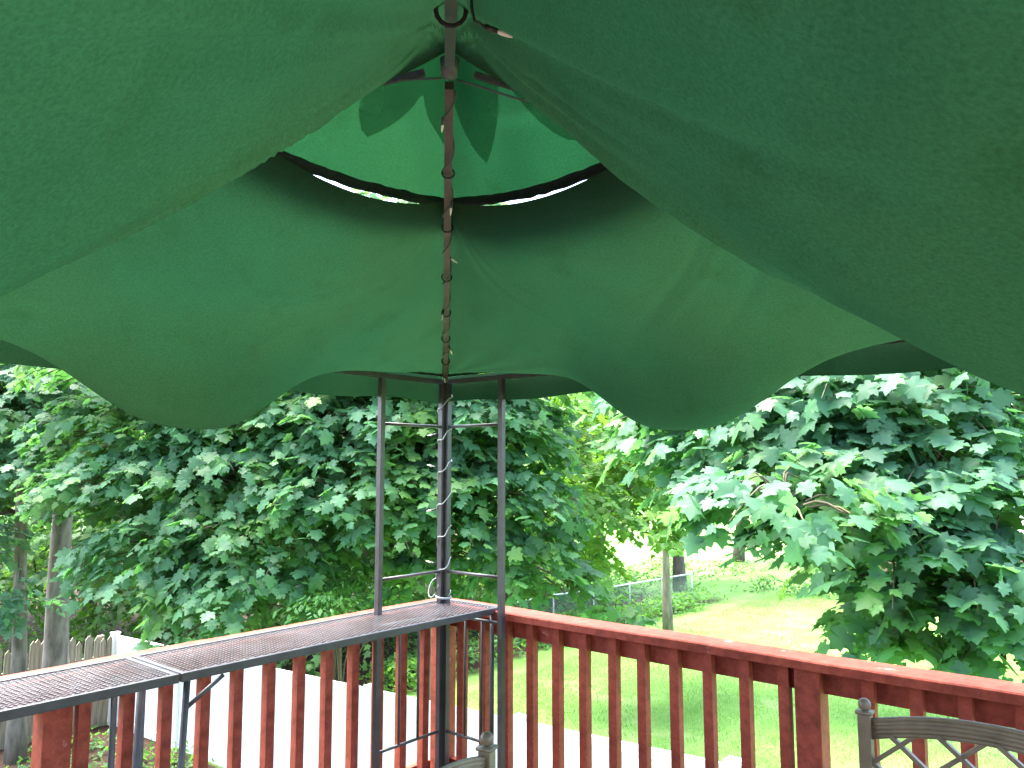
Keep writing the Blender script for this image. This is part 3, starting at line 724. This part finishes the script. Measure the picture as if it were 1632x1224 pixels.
def norm(a): return a / (np.linalg.norm(a, axis=-1, keepdims=True) + 1e-9)
def sprays(lobes, leaf, dens, per, droop=0.55, seed=0, inner=0.25):
    """leaf frames (P, X, Y, N, size) for twig sprays on the skins of the lobes, plus twig polylines"""
    r = np.random.default_rng(seed); Ps, Ys, Ns, Ss = [], [], [], []; twigs = []
    for (c, rx, rz) in lobes:
        hi = 0.55 if c[2] > 2.6 and dens > 8 else 1.0                  # crown above the canopy line is kept looser
        n = max(6, int(hi * dens * 4 * math.pi * rx * (rx + rz) / 2))
        d = norm(r.normal(size=(n, 3))); d[:, 2] = np.where(d[:, 2] < -0.55, -d[:, 2], d[:, 2]); d = norm(d)
        rad = np.where(r.random(n) < inner, r.uniform(0.45, 0.85, n), r.uniform(0.85, 1.12, n))
        # lumpy lobe
        lump = 1 + 0.16 * np.sin(d[:, 0] * 5 + seed) * np.cos(d[:, 1] * 6 + d[:, 2] * 4)
        base = np.asarray(c) + d * np.array((rx, rx, rz)) * (rad * lump)[:, None]
        oh = norm(np.stack([d[:, 0], d[:, 1], 0.15 * d[:, 2]], 1) + r.normal(size=(n, 3)) * 0.25)
        side = norm(np.cross(oh, (0, 0, 1.0)))
        for q in range(n):
            L = leaf * r.uniform(1.6, 3.0)
            k = per; t = (np.arange(k) + 0.5) / k; sgn = np.where(np.arange(k) % 2, 1, -1)
            o, s_ = oh[q], side[q]
            ax = base[q] + np.outer(t * L, o) + np.outer(-(t ** 2) * L * droop, (0, 0, 1))
            p = ax + np.outer(sgn * leaf * r.uniform(0.15, 0.55, k), s_) + r.normal(size=(k, 3)) * leaf * 0.16
            nn = norm(np.array((0, 0, 0.75)) + o * 0.55 + np.outer(sgn * 0.18, s_) + r.normal(size=(k, 3)) * 0.32)
            yy = o * 0.8 + np.outer(sgn * r.uniform(0.1, 0.9, k), s_) - np.array((0, 0, 0.75)) + r.normal(size=(k, 3)) * 0.3
            yy = norm(yy - nn * np.sum(yy * nn, 1, keepdims=True))
            Ps.append(p); Ns.append(nn); Ys.append(yy); Ss.append(leaf * r.uniform(0.50, 1.22, k))
            if q % 2 == 0: twigs.append((c + (base[q] - c) * 0.35, base[q], ax[-1]))
    P = np.concatenate(Ps); N = np.concatenate(Ns); Y = np.concatenate(Ys); S = np.concatenate(Ss)
    return P, np.cross(Y, N), Y, N, S, twigs
def leaves_mesh(name, proto, P, X, Y, N, S, mat):
    V, F = proto; m = len(P)
    W = (P[:, None, :] + S[:, None, None] * (V[None, :, 0:1] * X[:, None, :] + V[None, :, 1:2] * Y[:, None, :] + V[None, :, 2:3] * N[:, None, :])).reshape(-1, 3)
    FF = (F[None] + (np.arange(m) * len(V))[:, None, None]).reshape(-1, 3)
    return np_mesh(name, W, FF, mat, False)

def bez(a, b, c, n): return [a * (1 - t) ** 2 + b * 2 * t * (1 - t) + c * t * t for t in np.linspace(0, 1, n)]
def tree(name, base, trunk_r, height, lobes, leaf, dens, per, mat, label, group=None, bark=None, proto=LEAF_HI, singles=0, seed=0, lean=(0, 0), cat='tree', twig=True, droop=0.55):
    bark = bark or BARK; base = np.array((base[0], base[1], float(gz(base[0], base[1]))))
    root = empty(name, base, label, cat, group); rr = np.random.default_rng(seed + 100)
    top = base + np.array((lean[0], lean[1], height)); n = 12; tp = []
    for i in range(n + 1):
        t = i / n; w = trunk_r * 0.7 * math.sin(t * 5 + seed)
        tp.append(base + (top - base) * t + np.array((w, trunk_r * 0.5 * math.sin(t * 4 + 2 * seed), 0)))
    tp[0] = tp[0] - np.array((0, 0, 0.15))
    mb = MB(); mb.tube(tp, [trunk_r * (1.35 if i == 0 else 1.1 if i == 1 else 1 - 0.72 * i / n) for i in range(n + 1)], 12)
    for (c, rx, rz) in lobes:
        c = np.asarray(c); h = min(max(c[2] - base[2] - 0.25 * np.linalg.norm((c - base)[:2]), 0.42 * height), 0.93 * height)
        st = base + (top - base) * (h / height); mid = (st + c) / 2 + np.array((0, 0, 0.12 * np.linalg.norm(c - st))) + rr.normal(size=3) * 0.1
        r0 = trunk_r * 0.38 * (1 - 0.5 * h / height); pp = bez(st, mid, c, 8)
        mb.tube(pp, [r0 * (1 - 0.8 * i / 7) + 0.006 for i in range(8)], 7)
    mb.build('trunk', bark, root, True)
    P, X, Y, N, S, tw = sprays(lobes, leaf, dens, per, droop, seed, 0.14)
    if twig:
        tb = MB()
        for a, b, c in tw: tb.tube(bez(a, (a + b) / 2 + np.array((0, 0, 0.08)), b, 4)[:-1] + bez(b, (b + c) / 2 + np.array((0, 0, 0.02)), c, 4), [0.009, 0.008, 0.007, 0.006, 0.005, 0.004, 0.002], 4, cap=False)
        tb.build('twigs', TWIG, root, True, kind='stuff')
    take = np.zeros(len(P), bool)
    if singles:
        px, py, dep = project(P); vis = (px > 10) & (px < 1622) & (py > 560) & (py < 1215) & (dep > 0.5)
        front = ((CAM - P) * N).sum(1) > 0
        size = np.where(vis & front, S / dep, 0) * (1 + 0.5 * rr.random(len(P)))
        idx = np.argsort(-size)[:singles]; take[idx] = True
        V, F = proto; lm = np_mesh('leaf', V, F, mat)
        for i in idx:
            o = bpy.data.objects.new('leaf', lm); col.objects.link(o); o.parent = root
            s = S[i]; p = P[i] - base
            o.matrix_parent_inverse = Matrix.Identity(4)
            o.matrix_basis = Matrix(((X[i,0]*s, Y[i,0]*s, N[i,0]*s, p[0]), (X[i,1]*s, Y[i,1]*s, N[i,1]*s, p[1]), (X[i,2]*s, Y[i,2]*s, N[i,2]*s, p[2]), (0, 0, 0, 1)))
    k = ~take
    o = bpy.data.objects.new('crown', leaves_mesh('crown', proto, P[k], X[k], Y[k], N[k], S[k], mat)); col.objects.link(o)
    o.parent = root; o.matrix_parent_inverse = Matrix.Translation(-Vector(base)); o['kind'] = 'stuff'
    return root
def L(*a): return [(at(px, py, d), rx, rz) for px, py, d, rx, rz in a]
def up(*a): return [(np.array((x, y, z)), rx, rz) for x, y, z, rx, rz in a]

# far left maple and the maple beside it
b0 = at(22, 1100, 13.0); b1 = at(95, 1100, 13.8)
tree('maple_tree', b0, 0.13, 8.0, L((20,650,12,.9,.6),(90,620,12,.8,.5),(10,750,11.8,.75,.5),(110,590,12.6,.9,.6),(-90,690,12,1.0,.8),(-120,560,12.5,1.2,.9),(20,500,12.5,1.3,.9),(-60,860,12.5,.6,.5),(20,960,12.6,.35,.3)),
     0.15, 15, 9, LEAF_C, 'slim brown-trunked maple at the left edge of the picture', seed=1, singles=150)
tree('maple_tree', b1, 0.22, 9.5, L((190,690,10.6,.85,.5),(290,650,10.4,.9,.5),(380,670,10,.8,.55),(130,790,10.6,.55,.28),(200,770,10,.8,.45),(300,770,9.8,.85,.5),(400,760,9.6,.8,.55),(470,660,10,.8,.55),
     (200,900,10.2,.5,.36),(290,870,9.6,.8,.5),(390,870,9.3,.8,.55),(330,950,9.1,.5,.32),(390,960,8.9,.6,.4),(450,850,9.3,.65,.45),(240,560,10.5,1.2,.8),(420,540,10.4,1.2,.8),(330,420,11,1.5,1.1)),
     0.15, 16, 9, LEAF_A, 'large maple with thick pale mossy trunk in front of the stockade fence', seed=2, singles=300)
b2 = at(686, 1090, 12.0)
tree('maple_tree', b2, 0.10, 8.0, L((520,690,9.6,.8,.5),(590,660,9.5,.8,.5),(560,780,9.2,.8,.55),(660,720,9.4,.75,.5),(740,680,9.4,.8,.5),(640,810,9.2,.7,.5),(730,790,9.3,.75,.55),(800,690,9.6,.7,.5),(800,790,9.4,.7,.5),
     (650,920,9.6,.5,.35),(760,880,9.3,.6,.42),(830,890,9.2,.5,.36),(900,945,9.2,.36,.2),(980,975,9.2,.22,.12),(700,560,10,1.2,.8),(560,520,10,1.2,.8),(850,560,10,1.1,.8),(700,420,10.5,1.4,1.)),
     0.15, 16, 9, LEAF_A, 'slender maple behind the gazebo corner post and white fence', seed=3, singles=300)
b4 = at(1066, 965, 21.5)
tree('maple_tree', b4, 0.12, 9.0, L((890,690,13,.9,.6),(880,800,13,.8,.5),(960,830,13,.6,.4),(1050,850,14,.6,.4),(940,900,13,.45,.25),(960,730,15,1.1,.8),(920,820,15,1.0,.7),(1010,680,16,1.2,.8),(1040,780,17,.9,.6),(990,800,15,.7,.5),(1060,700,17,1.0,.8),(960,560,16,1.6,1.1),(1060,560,17,1.6,1.1),(890,880,15,.7,.4)),
     0.15, 9, 9, LEAF_B, 'yellow-green maple with pale trunk beside the chain-link fence', seed=4, bark=BARK)
b3 = at(1578, 1125, 13.0)
tree('maple_tree', b3, 0.17, 8.5, L((1180,700,6.2,.6,.36),(1110,670,6.8,.6,.4),(1250,800,4.9,.42,.2),(1140,800,5.6,.36,.17),(1300,690,5.8,.6,.36),(1400,640,5.8,.65,.4),(1520,650,6,.65,.4),(1610,720,6.4,.5,.4),(1360,770,5.4,.5,.3),
     (1480,750,5.4,.5,.3),(1560,790,5.2,.42,.24),(1320,845,5.6,.36,.2),(1400,860,5.2,.46,.26),(1480,880,5.0,.38,.24),(1590,920,4.9,.38,.28),(1620,1010,4.9,.28,.22),(1600,1050,4.9,.25,.16),(1530,1010,5.0,.25,.16),(1420,960,5.2,.30,.20),(1400,1010,5.2,.16,.12),(1500,970,5.1,.28,.2),
     (1250,590,6.3,.8,.5),(1450,540,6.2,.9,.6),(1600,560,6.5,.9,.6),(1350,420,7,1.3,.9),(1570,420,8,1.5,1.2)),
     0.15, 17, 8, LEAF_C, 'near maple whose broad leaves hang over the right side of the lawn', seed=5, singles=300, bark=BARKD)
b5 = at(1640, 960, 20.0)
tree('maple_tree', b5, 0.14, 8.0, L((1600,660,13,1.1,.8),(1500,720,13,.9,.7),(1640,760,13,.9,.7),(1330,900,14,.55,.4),(1420,800,14,.9,.6),(1250,760,15,.9,.6),(1340,640,14,1.2,.8),(1700,560,14,1.5,1.2),(1180,650,16,1.0,.8)),
     0.17, 9, 9, LEAF_B, 'bright yellow-green maple behind the near maple by the board fence', seed=6)

# shaded wood behind the stockade and chain-link fences
wr = np.random.default_rng(5); k = 0
WOOD = ((30,22,9,.16,'woodland tree just beyond the stockade fence at the left edge'),(150,26,10,.2,'woodland tree seen between the mossy trunk and its low branches'),
        (250,21,9,.14,'dark low-branched tree behind the end of the stockade fence'),(430,23,9,.13,'shaded tree behind the large left maple and white fence'),
        (540,19,8,.12,'shaded tree close behind the pale shrub'),(618,24,9,.18,'brown-trunked tree behind the left gazebo upright'),(720,29,10,.2,'shaded tree far behind the gazebo corner post'),
        (800,24,9,.16,'light green tree behind the right gazebo upright'),(880,32,10,.2,'light tree behind the near end of the chain-link fence'),(1085,30,10,.22,'dark-trunked tree just behind the pale trunk at the chain-link fence'),
        (960,36,11,.22,'far bright tree above the middle of the chain-link fence'),(1180,40,11,.25,'far tree beyond the end of the lawn, right of the dark trunk'),
        (-40,28,10,.2,'tree deep in the wood behind the slim brown trunk'),(60,38,12,.25,'farthest tree seen between the two trunks at the left'))
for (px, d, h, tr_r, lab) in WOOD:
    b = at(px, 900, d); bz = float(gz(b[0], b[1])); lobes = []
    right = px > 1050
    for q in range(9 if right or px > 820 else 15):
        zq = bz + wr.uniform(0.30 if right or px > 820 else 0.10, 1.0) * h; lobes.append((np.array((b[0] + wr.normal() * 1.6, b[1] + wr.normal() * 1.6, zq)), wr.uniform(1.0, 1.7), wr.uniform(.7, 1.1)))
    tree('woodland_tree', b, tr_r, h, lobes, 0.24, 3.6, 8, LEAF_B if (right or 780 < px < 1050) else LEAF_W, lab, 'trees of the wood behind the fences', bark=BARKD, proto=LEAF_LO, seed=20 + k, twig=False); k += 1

# shrubs
def shrub(px, py, d, n, label, rx=.5, rz=.3, leaf=0.07, mat=None, group=None, bd=None):
    c = at(px, py, d); q_ = at(px, py, bd or d); bz = float(gz(q_[0], q_[1])); r = np.random.default_rng(n); lob = [(c, rx, rz)]
    for q in range(4): lob.append((c + np.array((r.normal() * rx * .7, r.normal() * rx * .7, r.uniform(-1.0, .1) * rz * 1.6)), rx * .8, rz * .9))
    root = empty('shrub', (q_[0], q_[1], bz), label, 'shrub', group)
    P, X, Y, N, S, tw = sprays(lob, leaf, 55, 7, 0.3, n)
    o = bpy.data.objects.new('foliage', leaves_mesh('foliage', LEAF_EL, P, X, Y, N, S, mat or LEAF_S)); col.objects.link(o); o.parent = root
    o.matrix_parent_inverse = Matrix.Translation(-Vector(root.location)); o['kind'] = 'stuff'
    st = MB(); b = np.array((q_[0], q_[1], bz - 0.1))
    for q in range(14):
        t = lob[q % len(lob)][0] + r.normal(size=3) * rx * .4; st.tube(bez(b + r.normal(size=3) * .05 * np.array((1, 1, 0)), np.array((b[0], b[1], t[2] + 0.1)), t, 6), [.018, .015, .012, .01, .008, .005], 5)
    st.build('stems', TWIG, root, True)
    return root
shrub(545, 945, 9.3, 3, 'pale fresh-green shrub just above the shelf and railing', .40, .20, .075, bd=11.6)

# ground cover, weeds, grass
def scatter(name, label, cat, X, Y, leaf, per, mat, proto, seed, upness=0.8, hz=0.15):
    r = np.random.default_rng(seed); n = len(X) * per
    x = np.repeat(X, per) + r.normal(size=n) * leaf * 1.2; y = np.repeat(Y, per) + r.normal(size=n) * leaf * 1.2
    P = np.stack([x, y, gz(x, y) + r.uniform(0.0, hz, n)], 1)
    N = norm(np.array((0, 0, upness)) + r.normal(size=(n, 3)) * 0.45); Yv = norm(r.normal(size=(n, 3)) + np.array((0, 0, 0.5 - upness * .3)))
    Yv = norm(Yv - N * np.sum(N * Yv, 1, keepdims=True)); S = leaf * r.uniform(.6, 1.25, n)
    o = bpy.data.objects.new(name, leaves_mesh(name, proto, P, np.cross(Yv, N), Yv, N, S, mat)); col.objects.link(o); tag(o, label, cat, None, 'stuff'); return o
def clump(r, n, x0, x1, y0, y1, nc, sd):
    cx, cy = r.uniform(x0, x1, nc), r.uniform(y0, y1, nc); i = r.integers(0, nc, n)
    x, y = cx[i] + r.normal(size=n) * sd, cy[i] + r.normal(size=n) * sd; k = (x > x0) & (x < x1) & (y > y0) & (y < y1); return x[k], y[k]
r = np.random.default_rng(3)
x, y = clump(r, 1500, -11.8, -3.0, -3.0, 3.5, 46, 0.38)
scatter('ground_cover', 'leafy green ground cover in the bed under the white fence', 'plants', x, y, 0.11, 7, LEAF_S, LEAF_EL, 31, hz=0.22)
x, y = clump(r, 900, -10.6, -9.0, 8.0, 22.5, 60, 0.3)
scatter('weeds', 'tangled weeds along the foot of the chain-link fence', 'weeds', x, y, 0.14, 7, LEAF_S, LEAF_EL, 32, hz=0.55)
x, y = clump(r, 700, -9.5, 6.0, 24.6, 26.3, 60, 0.3)
scatter('weeds', 'rough weeds along the far end of the lawn', 'weeds', x, y, 0.14, 7, LEAF_W, LEAF_EL, 33, hz=0.5)
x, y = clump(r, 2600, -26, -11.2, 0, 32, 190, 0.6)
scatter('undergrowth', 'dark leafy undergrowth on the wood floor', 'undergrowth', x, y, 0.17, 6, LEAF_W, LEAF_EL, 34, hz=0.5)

def grass(name, label, n, x0, x1, y0, y1, seed, hmin, hmax):
    r = np.random.default_rng(seed); x = r.uniform(x0, x1, n); y = r.uniform(y0, y1, n)
    a = r.uniform(0, 2 * math.pi, n); h = r.uniform(hmin, hmax, n); w = h * 0.11; lean = r.normal(size=(n, 2)) * 0.45 * h[:, None]
    b = np.stack([x, y, gz(x, y) - 0.005], 1); s = np.stack([np.cos(a) * w, np.sin(a) * w, np.zeros(n)], 1)
    V = np.stack([b - s, b + s, b + np.stack([lean[:, 0], lean[:, 1], h], 1)], 1).reshape(-1, 3)
    F = np.arange(3 * n).reshape(-1, 3)
    o = bpy.data.objects.new(name, np_mesh(name, V, F, GRASSM)); col.objects.link(o); tag(o, label, 'grass', None, 'stuff')
grass('grass', 'short sunlit lawn grass beyond the white fence', 150000, -8.2, 9, 3.9, 25, 41, 0.03, 0.075)
